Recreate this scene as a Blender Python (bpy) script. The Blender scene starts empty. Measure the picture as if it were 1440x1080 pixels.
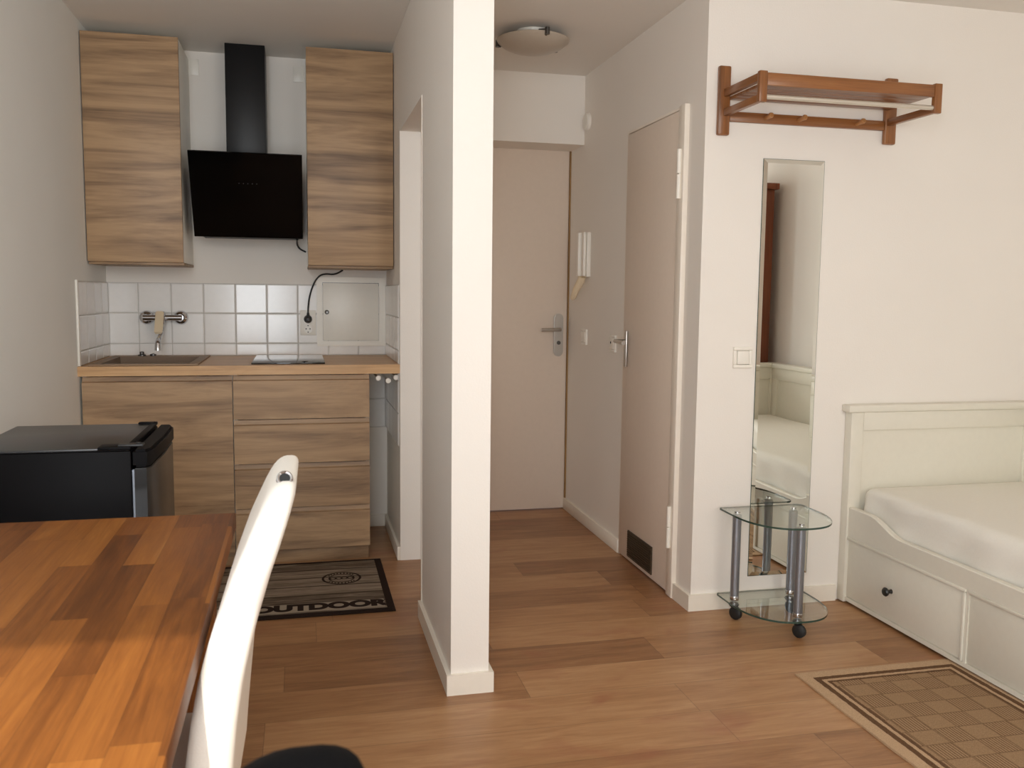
import bpy, bmesh, math, random
from mathutils import Vector, Matrix, noise as mnoise
random.seed(7)
sc = bpy.context.scene
COL = sc.collection
PI = math.pi

# ------------------------------------------------------------------ materials
def srgb(r, g, b):
    f = lambda c: (c / 255) / 12.92 if c / 255 <= 0.04045 else (((c / 255) + 0.055) / 1.055) ** 2.4
    return (f(r), f(g), f(b), 1)

class NT:
    def __init__(s, name):
        s.m = bpy.data.materials.new(name); s.m.use_nodes = True
        s.t = s.m.node_tree; s.n = s.t.nodes; s.l = s.t.links
        s.p = s.n['Principled BSDF']; s.out = s.n['Material Output']
    def add(s, typ, **kw):
        nd = s.n.new(typ)
        for k, v in kw.items(): setattr(nd, k, v)
        return nd
    def link(s, a, b): s.l.new(a, b)
    def put(s, sock, v):
        if hasattr(v, 'is_output') or isinstance(v, bpy.types.NodeSocket): s.l.new(v, sock)
        else: sock.default_value = v
    def math(s, op, a, b=None, c=None):
        nd = s.add('ShaderNodeMath', operation=op)
        s.put(nd.inputs[0], a)
        if b is not None: s.put(nd.inputs[1], b)
        if c is not None: s.put(nd.inputs[2], c)
        return nd.outputs[0]
    def obj(s): return s.add('ShaderNodeTexCoord').outputs['Object']
    def sep(s, v):
        nd = s.add('ShaderNodeSeparateXYZ'); s.link(v, nd.inputs[0]); return nd.outputs
    def comb(s, x=0, y=0, z=0):
        nd = s.add('ShaderNodeCombineXYZ')
        for i, v in enumerate((x, y, z)): s.put(nd.inputs[i], v)
        return nd.outputs[0]
    def vmul(s, v, k):
        nd = s.add('ShaderNodeVectorMath', operation='MULTIPLY'); s.link(v, nd.inputs[0]); nd.inputs[1].default_value = k
        return nd.outputs[0]
    def vadd(s, a, b):
        nd = s.add('ShaderNodeVectorMath', operation='ADD'); s.put(nd.inputs[0], a); s.put(nd.inputs[1], b); return nd.outputs[0]
    def noise(s, v, scale, detail=4, rough=.55, dist=0.0):
        nd = s.add('ShaderNodeTexNoise'); s.link(v, nd.inputs['Vector'])
        nd.inputs['Scale'].default_value = scale; nd.inputs['Detail'].default_value = detail
        nd.inputs['Roughness'].default_value = rough; nd.inputs['Distortion'].default_value = dist
        return nd.outputs['Fac']
    def ramp(s, f, stops):
        nd = s.add('ShaderNodeValToRGB'); e = nd.color_ramp.elements
        while len(e) < len(stops): e.new(.5)
        for i, (p, c) in enumerate(stops): e[i].position = p; e[i].color = c
        s.link(f, nd.inputs[0]); return nd.outputs[0]
    def mix(s, f, a, b, mode='MIX'):
        nd = s.add('ShaderNodeMix', data_type='RGBA', blend_type=mode)
        s.put(nd.inputs[0], f); s.put(nd.inputs[6], a); s.put(nd.inputs[7], b); return nd.outputs[2]
    def bump(s, h, strength=.2, dist=.01):
        nd = s.add('ShaderNodeBump'); nd.inputs['Strength'].default_value = strength; nd.inputs['Distance'].default_value = dist
        s.link(h, nd.inputs['Height']); s.link(nd.outputs[0], s.p.inputs['Normal'])
    def white(s, v):
        nd = s.add('ShaderNodeTexWhiteNoise', noise_dimensions='3D'); s.link(v, nd.inputs['Vector']); return nd.outputs['Value']
    def base(s, v): s.put(s.p.inputs['Base Color'], v)

def plain(name, col, rough=.5, metal=0.0, spec=.5, nz=0.0, nscale=40, coat=0.0):
    t = NT(name); t.p.inputs['Roughness'].default_value = rough
    t.p.inputs['Metallic'].default_value = metal; t.p.inputs['Specular IOR Level'].default_value = spec
    if coat: t.p.inputs['Coat Weight'].default_value = coat; t.p.inputs['Coat Roughness'].default_value = .1
    f = t.noise(t.obj(), nscale, 3)
    k = .012
    a = tuple(c * (1 - k) for c in col[:3]) + (1,); b = tuple(min(1, c * (1 + k)) for c in col[:3]) + (1,)
    t.base(t.ramp(f, [(.3, a), (.7, b)]))
    if nz: t.bump(f, nz, .004)
    return t.m

def paint(name, col, bump=.12, scale=160):
    t = NT(name); t.p.inputs['Roughness'].default_value = .85; t.p.inputs['Specular IOR Level'].default_value = .25
    o = t.obj()
    big = t.noise(o, 1.3, 3)
    a = tuple(c * .97 for c in col[:3]) + (1,)
    t.base(t.ramp(big, [(.35, a), (.65, col)]))
    t.bump(t.noise(o, scale, 3), bump, .003)
    return t.m

def wood(name, stops, axis='x', along=1.2, across=16, rough=.5, fine=.25, dist=1.2, rnd=True, bump=.08, coat=0.0, knots=False):
    t = NT(name); t.p.inputs['Roughness'].default_value = rough
    if coat: t.p.inputs['Coat Weight'].default_value = coat; t.p.inputs['Coat Roughness'].default_value = .15
    o = t.obj()
    if rnd:
        oi = t.add('ShaderNodeObjectInfo').outputs['Random']
        o = t.vadd(o, t.comb(t.math('MULTIPLY', oi, 17.3), t.math('MULTIPLY', oi, 9.1), t.math('MULTIPLY', oi, 23.7)))
    k = [across] * 3; k['xyz'.index(axis)] = along
    k2 = [across * 7] * 3; k2['xyz'.index(axis)] = along * 3
    f1 = t.noise(t.vmul(o, k), 1.0, 5, .6, dist)
    f2 = t.noise(t.vmul(o, k2), 1.0, 3, .6, .3)
    f = t.math('ADD', t.math('MULTIPLY', f1, 1 - fine), t.math('MULTIPLY', f2, fine))
    if knots:
        kk = [9.0] * 3; kk['xyz'.index(axis)] = 3.2
        v = t.add('ShaderNodeTexVoronoi'); t.link(t.vmul(o, kk), v.inputs['Vector']); v.inputs['Scale'].default_value = .55
        d = t.math('SUBTRACT', 1.0, t.math('MINIMUM', t.math('MULTIPLY', v.outputs['Distance'], 5.5), 1.0))
        f = t.math('SUBTRACT', f, t.math('MULTIPLY', d, .12))
    t.base(t.ramp(f, stops))
    t.bump(f2, bump, .002)
    return t.m

M = {}
M['wall'] = paint('wall_paint', srgb(238, 233, 226))
M['wallcoollit'] = paint('wall_paint_coollit', srgb(242, 244, 242))  # wall paint lightened and cooled to imitate cool daylight on the left wall
M['ceiling'] = paint('ceiling_paint', srgb(232, 228, 222), .08)
M['white'] = plain('white_lacquer', srgb(236, 232, 222), .38)
M['door'] = plain('door_lacquer', srgb(228, 214, 200), .42)
M['frame'] = plain('frame_lacquer', srgb(240, 232, 220), .35)
M['skirt'] = plain('skirting_white', srgb(238, 232, 220), .45)
M['bed'] = plain('bed_white', srgb(226, 222, 209), .42)
M['plastic'] = plain('white_plastic', srgb(238, 234, 225), .35)
M['chrome'] = plain('chrome', (.62, .62, .64, 1), .12, 1.0)
M['steel'] = plain('brushed_steel', (.55, .53, .50, 1), .32, 1.0)
M['darkmetal'] = plain('dark_steel', (.13, .125, .12, 1), .35, 1.0)
M['greymetal'] = plain('grey_tube_metal', (.30, .32, .36, 1), .42, .85)
M['black'] = plain('black_plastic', (.010, .010, .011, 1), .45)
M['blackgloss'] = plain('black_glass', (.002, .002, .002, 1), .12, 0, .25)
M['hoodblack'] = plain('black_steel', (.006, .006, .007, 1), .4, 0, .3)
M['cooktop'] = plain('ceramic_glass', (.006, .006, .007, 1), .04, 0, .8)
M['rubber'] = plain('black_rubber', (.012, .012, .012, 1), .6)
M['knobblack'] = plain('black_knob', (.015, .015, .014, 1), .3)
M['fridge'] = plain('fridge_black', (.0035, .003, .0035, 1), .5, 0, .08)
M['fridgetop'] = plain('fridge_top', (.022, .023, .025, 1), .33, 0, .6)
M['fridgedoor'] = plain('fridge_door', (.012, .011, .010, 1), .26, 0, .45)
M['leather'] = plain('white_leather', srgb(238, 234, 226), .42, 0, .4, .12, 300)
M['blackleather'] = plain('black_leather', (.0025, .0025, .003, 1), .7, 0, .05, .12, 300)
M['darkhole'] = plain('dark_hole', (.01, .01, .01, 1), .8)
M['grout'] = plain('tile_grout', srgb(198, 194, 188), .9)
M['tile'] = plain('glazed_tile', srgb(236, 234, 231), .15, 0, .5)
M['sink'] = plain('sink_composite', srgb(150, 126, 102), .55, 0, .4, .1, 260)
M['sinkdark'] = plain('sink_bowl', srgb(126, 106, 88), .6, 0, .3)
M['sheet'] = plain('bed_sheet', srgb(236, 233, 224), .9, 0, .2, .15, 120)
M['lampglass'] = plain('frosted_lamp_glass', srgb(180, 168, 153), .3, 0, .5)
M['brownframe'] = wood('oak_door_edge', [(.3, srgb(120, 90, 50)), (.7, srgb(168, 132, 82))], 'z', 1, 30)
M['wardrobe'] = wood('red_brown_wood', [(.3, srgb(92, 44, 24)), (.55, srgb(126, 66, 36)), (.75, srgb(142, 80, 46))], 'z', .8, 22, .45)
M['vent'] = plain('bronze_grille', (.10, .075, .05, 1), .45, .6)
M['lever'] = plain('lever_beige', srgb(226, 208, 178), .3)
M['sunblock'] = plain('sun_block_concrete', srgb(190, 186, 178), .9)  # for the added slab that blocks the sun

OAK = [(.30, srgb(110, 87, 66)), (.40, srgb(142, 115, 88)), (.49, srgb(165, 135, 103)), (.58, srgb(182, 151, 116)), (.72, srgb(160, 131, 100))]
M['oak'] = wood('cabinet_oak', OAK, 'x', 1.25, 10.5, .5, .22, 1.1, True, .1, 0, True)
M['worktop'] = wood('worktop_oak', [(.3, srgb(162, 124, 86)), (.5, srgb(202, 160, 112)), (.7, srgb(216, 178, 132))], 'x', 1.6, 24, .42, .4, .8)
M['peg'] = plain('light_peg_wood', srgb(176, 124, 76), .45)
M['rod'] = plain('satin_rod', (.75, .70, .62, 1), .45, .8)
M['pine'] = wood('varnished_pine', [(.3, srgb(100, 60, 30)), (.5, srgb(136, 86, 46)), (.7, srgb(158, 106, 60))], 'x', 2, 40, .35, .4, .6, True, .05, .3)
M['pinez'] = wood('varnished_pine_upright', [(.3, srgb(100, 60, 30)), (.5, srgb(136, 86, 46)), (.7, srgb(158, 106, 60))], 'z', 2, 40, .35, .4, .6, True, .05, .3)
M['piney'] = wood('varnished_pine_arm', [(.3, srgb(100, 60, 30)), (.5, srgb(136, 86, 46)), (.7, srgb(158, 106, 60))], 'y', 2, 40, .35, .4, .6, True, .05, .3)

def planks(name, wid, length, axis, stops, grain_amt, gap, rough, y0=0.0, x0=0.0, gscale=(1.3, 22), coat=0.0, gapdark=.55, grainstops=None):
    """boards laid in rows: 'axis' is the long direction in object space"""
    t = NT(name); t.p.inputs['Roughness'].default_value = rough
    if coat: t.p.inputs['Coat Weight'].default_value = coat; t.p.inputs['Coat Roughness'].default_value = .22
    o = t.obj(); s = t.sep(o)
    u, v = (s[0], s[1]) if axis == 'x' else (s[1], s[0])
    vr = t.math('DIVIDE', t.math('SUBTRACT', v, y0), wid)
    row = t.math('FLOOR', vr)
    off = t.math('MULTIPLY', t.white(t.comb(row, 3.7, 1.1)), length)
    ur = t.math('DIVIDE', t.math('ADD', t.math('SUBTRACT', u, x0), off), length)
    colm = t.math('FLOOR', ur)
    rid = t.white(t.comb(row, colm, 5.5))
    fr = t.math('FRACT', vr); fu = t.math('FRACT', ur)
    dv = t.math('MULTIPLY', t.math('MINIMUM', fr, t.math('SUBTRACT', 1.0, fr)), wid)
    du = t.math('MULTIPLY', t.math('MINIMUM', fu, t.math('SUBTRACT', 1.0, fu)), length)
    d = t.math('MINIMUM', dv, du)
    line = t.math('SUBTRACT', 1.0, t.math('MINIMUM', t.math('DIVIDE', d, gap), 1.0))
    so = t.comb(t.math('ADD', t.math('MULTIPLY', u, gscale[0]), t.math('MULTIPLY', rid, 31.0)), t.math('ADD', t.math('MULTIPLY', v, gscale[1]), t.math('MULTIPLY', rid, 57.0)), 0.0)
    g = t.noise(so, 1.0, 6, .62, .9)
    so2 = t.comb(t.math('ADD', t.math('MULTIPLY', u, gscale[0] * 5), t.math('MULTIPLY', rid, 11.0)), t.math('MULTIPLY', v, gscale[1] * 7), 0.0)
    g2 = t.noise(so2, 1.0, 3, .6, .2)
    gg = t.math('ADD', t.math('MULTIPLY', g, .72), t.math('MULTIPLY', g2, .28))
    f = t.math('ADD', t.math('MULTIPLY', rid, 1 - grain_amt), t.math('MULTIPLY', gg, grain_amt))
    c = t.ramp(f, stops)
    c = t.mix(t.math('MULTIPLY', line, gapdark), c, (.03, .018, .01, 1))
    t.base(c)
    t.bump(t.math('SUBTRACT', g2, t.math('MULTIPLY', line, 1.5)), .06, .002)
    return t, c, o

tf, fc, fo = planks('floor_laminate', .1915, 1.25, 'x',
    [(.26, srgb(118, 80, 50)), (.42, srgb(148, 105, 69)), (.55, srgb(168, 124, 84)), (.74, srgb(190, 149, 108))], .74, .0020, .40, y0=-2.5, x0=.25, gscale=(2.6, 24), gapdark=.45)
red = tf.noise(tf.vmul(fo, (3.2, 7.5, 1)), 1.0, 3, .6, .6)
redf = tf.math('MULTIPLY', tf.math('MAXIMUM', tf.math('SUBTRACT', red, .56), 0.0), 3.2)
fc2 = tf.mix(redf, fc, srgb(150, 92, 64))
tf.base(fc2)
M['floor'] = tf.m
tt, tc, to = planks('table_acacia', .052, .46, 'y',
    [(.20, srgb(72, 40, 18)), (.38, srgb(106, 62, 27)), (.52, srgb(132, 80, 35)), (.66, srgb(152, 96, 43)), (.84, srgb(188, 132, 68))], .66, .0010, .45, x0=.1, gscale=(2.6, 34), coat=.0, gapdark=.3)
tt.p.inputs['Specular IOR Level'].default_value = .16
M['table'] = tt.m

def thin_glass(name, tint, refl=.9):
    t = NT(name); t.n.remove(t.p)
    tr = t.add('ShaderNodeBsdfTransparent'); tr.inputs[0].default_value = tint
    gl = t.add('ShaderNodeBsdfGlossy'); gl.inputs['Roughness'].default_value = .02; gl.inputs[0].default_value = (refl, refl, refl, 1)
    lw = t.add('ShaderNodeLayerWeight'); lw.inputs[0].default_value = .5
    fr = t.math('ADD', .045, t.math('MULTIPLY', t.math('POWER', lw.outputs['Facing'], 5.0), .9))
    mx = t.add('ShaderNodeMixShader'); t.link(fr, mx.inputs[0]); t.link(tr.outputs[0], mx.inputs[1]); t.link(gl.outputs[0], mx.inputs[2])
    t.link(mx.outputs[0], t.out.inputs[0]); return t.m
M['glass'] = thin_glass('table_glass', (.93, .96, .94, 1))
M['pane'] = thin_glass('window_glass', (.97, .98, .98, 1))
M['glassedge'] = plain('glass_edge', (.035, .07, .055, 1), .15)
tm = NT('mirror_silver'); tm.p.inputs['Metallic'].default_value = 1; tm.p.inputs['Roughness'].default_value = .0
tm.p.inputs['Base Color'].default_value = (.90, .92, .885, 1); M['mirror'] = tm.m

def rug_mat():
    t = NT('rug_weave'); t.p.inputs['Roughness'].default_value = .95; t.p.inputs['Specular IOR Level'].default_value = .1
    o = t.obj(); s = t.sep(o); x, y = s[0], s[1]      # object space: x 0..W, y 0..L from the far left corner (y grows towards the viewer)
    W, L = .60, 1.25
    ex = t.math('MINIMUM', x, t.math('SUBTRACT', W, x)); ey = t.math('MINIMUM', y, t.math('SUBTRACT', L, y))
    e = t.math('MINIMUM', ex, ey)
    wob = t.math('MULTIPLY', t.math('SUBTRACT', t.noise(o, 60, 2), .5), .006)
    e = t.math('ADD', e, wob)
    px, py = .083, .0765
    bx = t.math('DIVIDE', t.math('SUBTRACT', x, .085), px); by = t.math('DIVIDE', t.math('SUBTRACT', y, .115), py)
    chk = t.math('MODULO', t.math('ABSOLUTE', t.math('ADD', t.math('FLOOR', bx), t.math('FLOOR', by))), 2.0)
    st = t.math('SINE', t.math('MULTIPLY', x, 2 * PI / .0095))
    stx = t.math('GREATER_THAN', st, .15)
    sth = .18
    pat = t.math('ADD', t.math('MULTIPLY', chk, t.math('MULTIPLY', stx, .78)), t.math('MULTIPLY', t.math('SUBTRACT', 1.0, chk), .16))
    fx = t.math('FRACT', bx); fy = t.math('FRACT', by)
    dl = t.math('MINIMUM', t.math('MINIMUM', fy, t.math('SUBTRACT', 1.0, fy)), t.math('MINIMUM', fx, t.math('SUBTRACT', 1.0, fx)))
    edge = t.math('MULTIPLY', t.math('LESS_THAN', dl, .035), .55)
    pat = t.math('MAXIMUM', pat, edge)
    nz = t.noise(o, 420, 2)
    beige = t.ramp(nz, [(.3, srgb(172, 144, 114)), (.7, srgb(200, 170, 138))])
    brown = t.ramp(nz, [(.3, srgb(84, 60, 42)), (.7, srgb(116, 88, 64))])
    field = t.mix(pat, t.ramp(nz, [(.3, srgb(150, 122, 92)), (.7, srgb(176, 146, 114))]), brown)
    def band(a, b): return t.math('MULTIPLY', t.math('GREATER_THAN', e, a), t.math('LESS_THAN', e, b))
    c = t.mix(t.math('GREATER_THAN', e, .083), beige, field)
    c = t.mix(t.math('MAXIMUM', band(.040, .059), band(.072, .083)), c, brown)
    t.base(c); t.bump(t.math('ADD', nz, pat), .3, .003)
    return t.m
M['rug'] = rug_mat()

def mat_mat():
    t = NT('mat_print'); t.p.inputs['Roughness'].default_value = .95; t.p.inputs['Specular IOR Level'].default_value = .1
    o = t.obj(); s = t.sep(o)
    row = t.math('DIVIDE', t.math('ADD', s[1], t.math('MULTIPLY', t.math('SUBTRACT', t.noise(t.vmul(o, (4, .5, 1)), 1.0, 2), .5), .02)), .108)
    rid = t.white(t.comb(t.math('FLOOR', row), 2.2, 1.0))
    fr = t.math('FRACT', row)
    line = t.math('LESS_THAN', t.math('MINIMUM', fr, t.math('SUBTRACT', 1.0, fr)), .05)
    g = t.noise(t.vadd(t.vmul(o, (4, 55, 1)), t.comb(t.math('MULTIPLY', rid, 40.0), 0, 0)), 1.0, 5, .65, 1.2)
    f = t.math('ADD', t.math('MULTIPLY', g, .8), t.math('MULTIPLY', rid, .22))
    c = t.ramp(f, [(.34, srgb(58, 46, 38)), (.5, srgb(116, 102, 88)), (.68, srgb(152, 138, 122))])
    c = t.mix(t.math('MULTIPLY', line, .75), c, srgb(44, 34, 28)); t.base(c); t.bump(t.noise(o, 400, 2), .3, .003)
    return t.m
M['mat'] = mat_mat()
M['matdark'] = plain('mat_dark', srgb(44, 33, 28), .95, 0, .1, .3, 400)
M['matlight'] = plain('mat_light', srgb(158, 146, 130), .95, 0, .1, .3, 400)

# ------------------------------------------------------------------ geometry
def box(bm, a, b, bev=0.0, seg=2):
    x0, y0, z0 = a; x1, y1, z1 = b
    x0, x1 = min(x0, x1), max(x0, x1); y0, y1 = min(y0, y1), max(y0, y1); z0, z1 = min(z0, z1), max(z0, z1)
    vs = [bm.verts.new(p) for p in ((x0,y0,z0),(x1,y0,z0),(x1,y1,z0),(x0,y1,z0),(x0,y0,z1),(x1,y0,z1),(x1,y1,z1),(x0,y1,z1))]
    fs = [bm.faces.new([vs[i] for i in q]) for q in ((3,2,1,0),(4,5,6,7),(0,1,5,4),(1,2,6,5),(2,3,7,6),(3,0,4,7))]
    if bev > 0:
        es = list({e for f in fs for e in f.edges})
        bmesh.ops.bevel(bm, geom=es, offset=bev, segments=seg, affect='EDGES', profile=.5)
    return vs

def frame_axes(d):
    d = d.normalized(); up = Vector((0, 0, 1)) if abs(d.z) < .95 else Vector((1, 0, 0))
    a = d.cross(up).normalized(); return a, a.cross(d).normalized()

def tube(bm, pts, r, seg=16, cap=True):
    pts = [Vector(p) for p in pts]; rings = []
    rs = r if isinstance(r, (list, tuple)) else [r] * len(pts)
    a = None
    for i, p in enumerate(pts):
        d = (pts[min(i + 1, len(pts) - 1)] - pts[max(i - 1, 0)]).normalized()
        if a is None: a, b = frame_axes(d)
        else:
            a = (a - d * a.dot(d)).normalized(); b = a.cross(d).normalized()
        rings.append([bm.verts.new(p + (a * math.cos(2 * PI * k / seg) + b * math.sin(2 * PI * k / seg)) * rs[i]) for k in range(seg)])
    for i in range(len(rings) - 1):
        for k in range(seg):
            bm.faces.new((rings[i][k], rings[i][(k + 1) % seg], rings[i + 1][(k + 1) % seg], rings[i + 1][k]))
    if cap:
        bm.faces.new(rings[0][::-1]); bm.faces.new(rings[-1])
    bmesh.ops.recalc_face_normals(bm, faces=bm.faces)

def lathe(bm, prof, c=(0, 0, 0), axis=(0, 0, 1), seg=32):
    """prof: (radius, height) pairs along axis from c"""
    c = Vector(c); d = Vector(axis).normalized(); a, b = frame_axes(d); rings = []
    for r, h in prof:
        if r < 1e-6: rings.append([bm.verts.new(c + d * h)])
        else: rings.append([bm.verts.new(c + d * h + (a * math.cos(2 * PI * k / seg) + b * math.sin(2 * PI * k / seg)) * r) for k in range(seg)])
    for q, w in zip(rings, rings[1:]):
        for k in range(seg):
            k2 = (k + 1) % seg
            if len(q) == 1 and len(w) == 1: continue
            if len(q) == 1: bm.faces.new((q[0], w[k2], w[k]))
            elif len(w) == 1: bm.faces.new((q[k], q[k2], w[0]))
            else: bm.faces.new((q[k], q[k2], w[k2], w[k]))
    bmesh.ops.recalc_face_normals(bm, faces=bm.faces)

def prism(bm, outline, lo, hi, axis='z', bev=0.0):
    """outline: 2D points; extruded along axis from lo to hi"""
    def P(u, v, w): return {'z': (u, v, w), 'y': (u, w, v), 'x': (w, u, v)}[axis]
    A = [bm.verts.new(P(u, v, lo)) for u, v in outline]; B = [bm.verts.new(P(u, v, hi)) for u, v in outline]
    n = len(A); fs = [bm.faces.new(A[::-1]), bm.faces.new(B)]
    for i in range(n): fs.append(bm.faces.new((A[i], A[(i + 1) % n], B[(i + 1) % n], B[i])))
    bmesh.ops.recalc_face_normals(bm, faces=fs)
    if bev:
        es = list({e for f in fs[:2] for e in f.edges})
        bmesh.ops.bevel(bm, geom=es, offset=bev, segments=2, affect='EDGES')

def slabpoly(bm, outline, z0, z1):
    prism(bm, outline, z0, z1, 'z')

ROOT = {}
def root_loc(o):
    v = Vector((0, 0, 0))
    while o is not None: v += o.location; o = o.parent
    return v

def obj(name, bm, mat, parent=None, smooth=35, local=False, origin=None):
    me = bpy.data.meshes.new(name)
    off = Vector((0, 0, 0))
    if parent is not None and not local: off = root_loc(parent)
    if origin is not None: off = Vector(origin)
    if off.length: bmesh.ops.translate(bm, verts=bm.verts, vec=-off)
    bmesh.ops.recalc_face_normals(bm, faces=bm.faces)
    bm.to_mesh(me); bm.free()
    if smooth:
        for p in me.polygons: p.use_smooth = True
        try: me.set_sharp_from_angle(angle=math.radians(smooth))
        except Exception: pass
    o = bpy.data.objects.new(name, me); COL.objects.link(o)
    me.materials.append(M[mat] if isinstance(mat, str) else mat)
    if parent is not None: o.parent = parent
    elif origin is not None: o.location = off
    return o

def tag(o, label, cat, group=None):
    o['label'] = label; o['category'] = cat
    if group: o['group'] = group
    return o

def thing(name, loc, label, cat, group=None, rz=0):
    o = bpy.data.objects.new(name, None); COL.objects.link(o)
    o.empty_display_size = .05
    o.location = loc; o.rotation_euler = (0, 0, rz)
    return tag(o, label, cat, group)

def struct(name, bm, mat, parent=None, smooth=0):
    o = obj(name, bm, mat, parent, smooth)
    if parent is None: o['kind'] = 'structure'
    return o

def part(name, parent, mat, fn, smooth=35, label=None, local=False):
    bm = bmesh.new(); fn(bm); o = obj(name, bm, mat, parent, smooth, local)
    if label: o['label'] = label
    return o

B = bmesh.new
def bx(a, b, bev=0.0): return lambda bm: box(bm, a, b, bev)

# ------------------------------------------------------------------ camera
CX, CY, CZ = .9002, -4.638, 1.2229
yaw, pit, rol = (math.radians(v) for v in (13.4009, 5.7682, .6301))
fwd = Vector((math.sin(yaw) * math.cos(pit), math.cos(yaw) * math.cos(pit), -math.sin(pit)))
rgt = Vector((math.cos(yaw), -math.sin(yaw), 0)); upv = rgt.cross(fwd)
r2 = rgt * math.cos(rol) + upv * math.sin(rol); u2 = upv * math.cos(rol) - rgt * math.sin(rol)
cam = bpy.data.cameras.new('camera'); co = bpy.data.objects.new('camera', cam); COL.objects.link(co)
m = Matrix.Identity(4)
for i in range(3): m[i][0] = r2[i]; m[i][1] = u2[i]; m[i][2] = -fwd[i]; m[i][3] = (CX, CY, CZ)[i]
co.matrix_world = m
cam.sensor_fit = 'HORIZONTAL'; cam.sensor_width = 36; cam.lens = 1254.37 / 1440 * 36
cam.clip_start = .05
cam.dof.use_dof = True; cam.dof.focus_distance = 3.6; cam.dof.aperture_fstop = 11
sc.camera = co

# ------------------------------------------------------------------ room shell
XL, XP, TP, XH, XR = 0.0, 1.336, .118, 2.370, 3.93
YB, YM, YE, YW = 0.0, -1.512, .185, -5.00
ZC = 2.36
T = .12
bm = B(); box(bm, (XL - T, YW - T, -.1), (XR + T, YE + .25, 0)); struct('floor', bm, 'floor')
bm = B(); box(bm, (XL - T, YW - T, ZC), (XR + T, YE + .25, ZC + .1)); struct('ceiling', bm, 'ceiling')
bm = B(); box(bm, (XL - T, YW - T, 0), (XL, YB + T, ZC)); struct('wall_left', bm, 'wallcoollit')
bm = B(); box(bm, (XL, YB, 0), (XP, YB + T, ZC)); struct('wall_back', bm, 'wall')
# partition with an open passage
YO0, YO1, YP, ZO = -.637, -1.3675, -2.042, 1.927
bm = B()
prism(bm, [(YE + T, 0), (YO0, 0), (YO0, ZO), (YO1, ZO), (YO1, 0), (YP, 0), (YP, ZC), (YE + T, ZC)], XP, XP + TP, 'x')
struct('wall_partition', bm, 'wall')
# entry wall and the boxed header above the entry door
bm = B(); prism(bm, [(XP + TP, 0), (1.49, 0), (1.49, 2.034), (XH, 2.034), (XH, ZC), (XP + TP, ZC)], YE, YE + T, 'y'); struct('wall_entry', bm, 'wall')
bm = B(); box(bm, (XP + TP, -.05, 2.008), (XH, YE, ZC)); struct('wall_header', bm, 'wall')
# hall wall with the bathroom door opening
DY0, DY1, DZ = -.722, -1.368, 1.957
bm = B()
prism(bm, [(YE + T, 0), (DY0, 0), (DY0, DZ), (DY1, DZ), (DY1, 0), (YM, 0), (YM, ZC), (YE + T, ZC)], XH, XH + T, 'x')
struct('wall_hall', bm, 'wall')
bm = B(); box(bm, (XH + T, YM, 0), (XR + T, YM + T, ZC)); struct('wall_front', bm, 'wall')
bm = B(); box(bm, (XR, YW - T, 0), (XR + T, YM, ZC)); struct('wall_right', bm, 'wall')
# window wall behind the viewer: a balcony door on the left, a wide window on the right
W1 = (.10, .965, .06, 2.27); W2 = (1.40, 3.15, .85, 2.20)
bm = B()
for a, b in (((XL - T, 0), (W1[0], ZC)), ((W1[0], 0), (W1[1], W1[2])), ((W1[0], W1[3]), (W1[1], ZC)), ((W1[1], 0), (W2[0], ZC)),
             ((W2[0], 0), (W2[1], W2[2])), ((W2[0], W2[3]), (W2[1], ZC)), ((W2[1], 0), (XR + T, ZC))):
    box(bm, (a[0], YW - T, a[1]), (b[0], YW, b[1]))
struct('wall_window', bm, 'wall')
for n, w, mull in (('window_1', W1, False), ('window_2', W2, True)):
    bm = B(); x0, x1, z0, z1 = w; y0, y1 = YW - .09, YW - .03; f = .06
    box(bm, (x0, y0, z0), (x0 + f, y1, z1), .004); box(bm, (x1 - f, y0, z0), (x1, y1, z1), .004)
    box(bm, (x0 + f, y0, z0), (x1 - f, y1, z0 + f), .004); box(bm, (x0 + f, y0, z1 - f), (x1 - f, y1, z1), .004)
    if mull: box(bm, ((x0 + x1) / 2 - .05, y0, z0 + f), ((x0 + x1) / 2 + .05, y1, z1 - f), .004)
    wo = struct(n, bm, 'white')
    part('pane', wo, 'pane', bx((x0 + .04, YW - .063, z0 + .04), (x1 - .04, YW - .057, z1 - .04)), 0)
bm = B(); box(bm, (1.15, YW - 2.6, 2.42), (XR + .6, YW - T, 2.56)); struct('sun_block_slab', bm, 'sunblock')  # unseen slab, added to keep direct sun out of the right window

# baseboards
H, TH = .064, .014
def skirt(name, a, b):
    bm = B(); box(bm, a, b, .003); struct(name, bm, 'skirt', smooth=35)
skirt('baseboard_left', (0, YW, 0), (TH, -.62, H))
bm = B()
prism(bm, [(XP - TH, YO1), (XP - TH, YP - TH), (XP + TP + TH, YP - TH), (XP + TP + TH, YO1), (XP + TP, YO1), (XP + TP, YP), (XP, YP), (XP, YO1)], 0, H, 'z')
struct('baseboard_partition', bm, 'skirt')
skirt('baseboard_niche', (XP - TH, YO0, 0), (XP, -TH, H))
skirt('baseboard_back', (1.205, -TH, 0), (XP, 0, H))
skirt('baseboard_hall', (XH - TH, DY0 + .002, 0), (XH, YE, H))
bm = B()
prism(bm, [(XH - TH, DY1), (XH - TH, YM - TH), (3.0, YM - TH), (3.0, YM), (XH, YM), (XH, DY1)], 0, H, 'z')
struct('baseboard_front', bm, 'skirt')
skirt('baseboard_right', (XR - TH, YW, 0), (XR, YM, H))
# thin corner bead on the passage edge
bm = B(); box(bm, (XP - .003, YO1 - .012, .064), (XP + .01, YO1 + .002, ZO + .0), .001); struct('trim_1', bm, 'frame')

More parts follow.
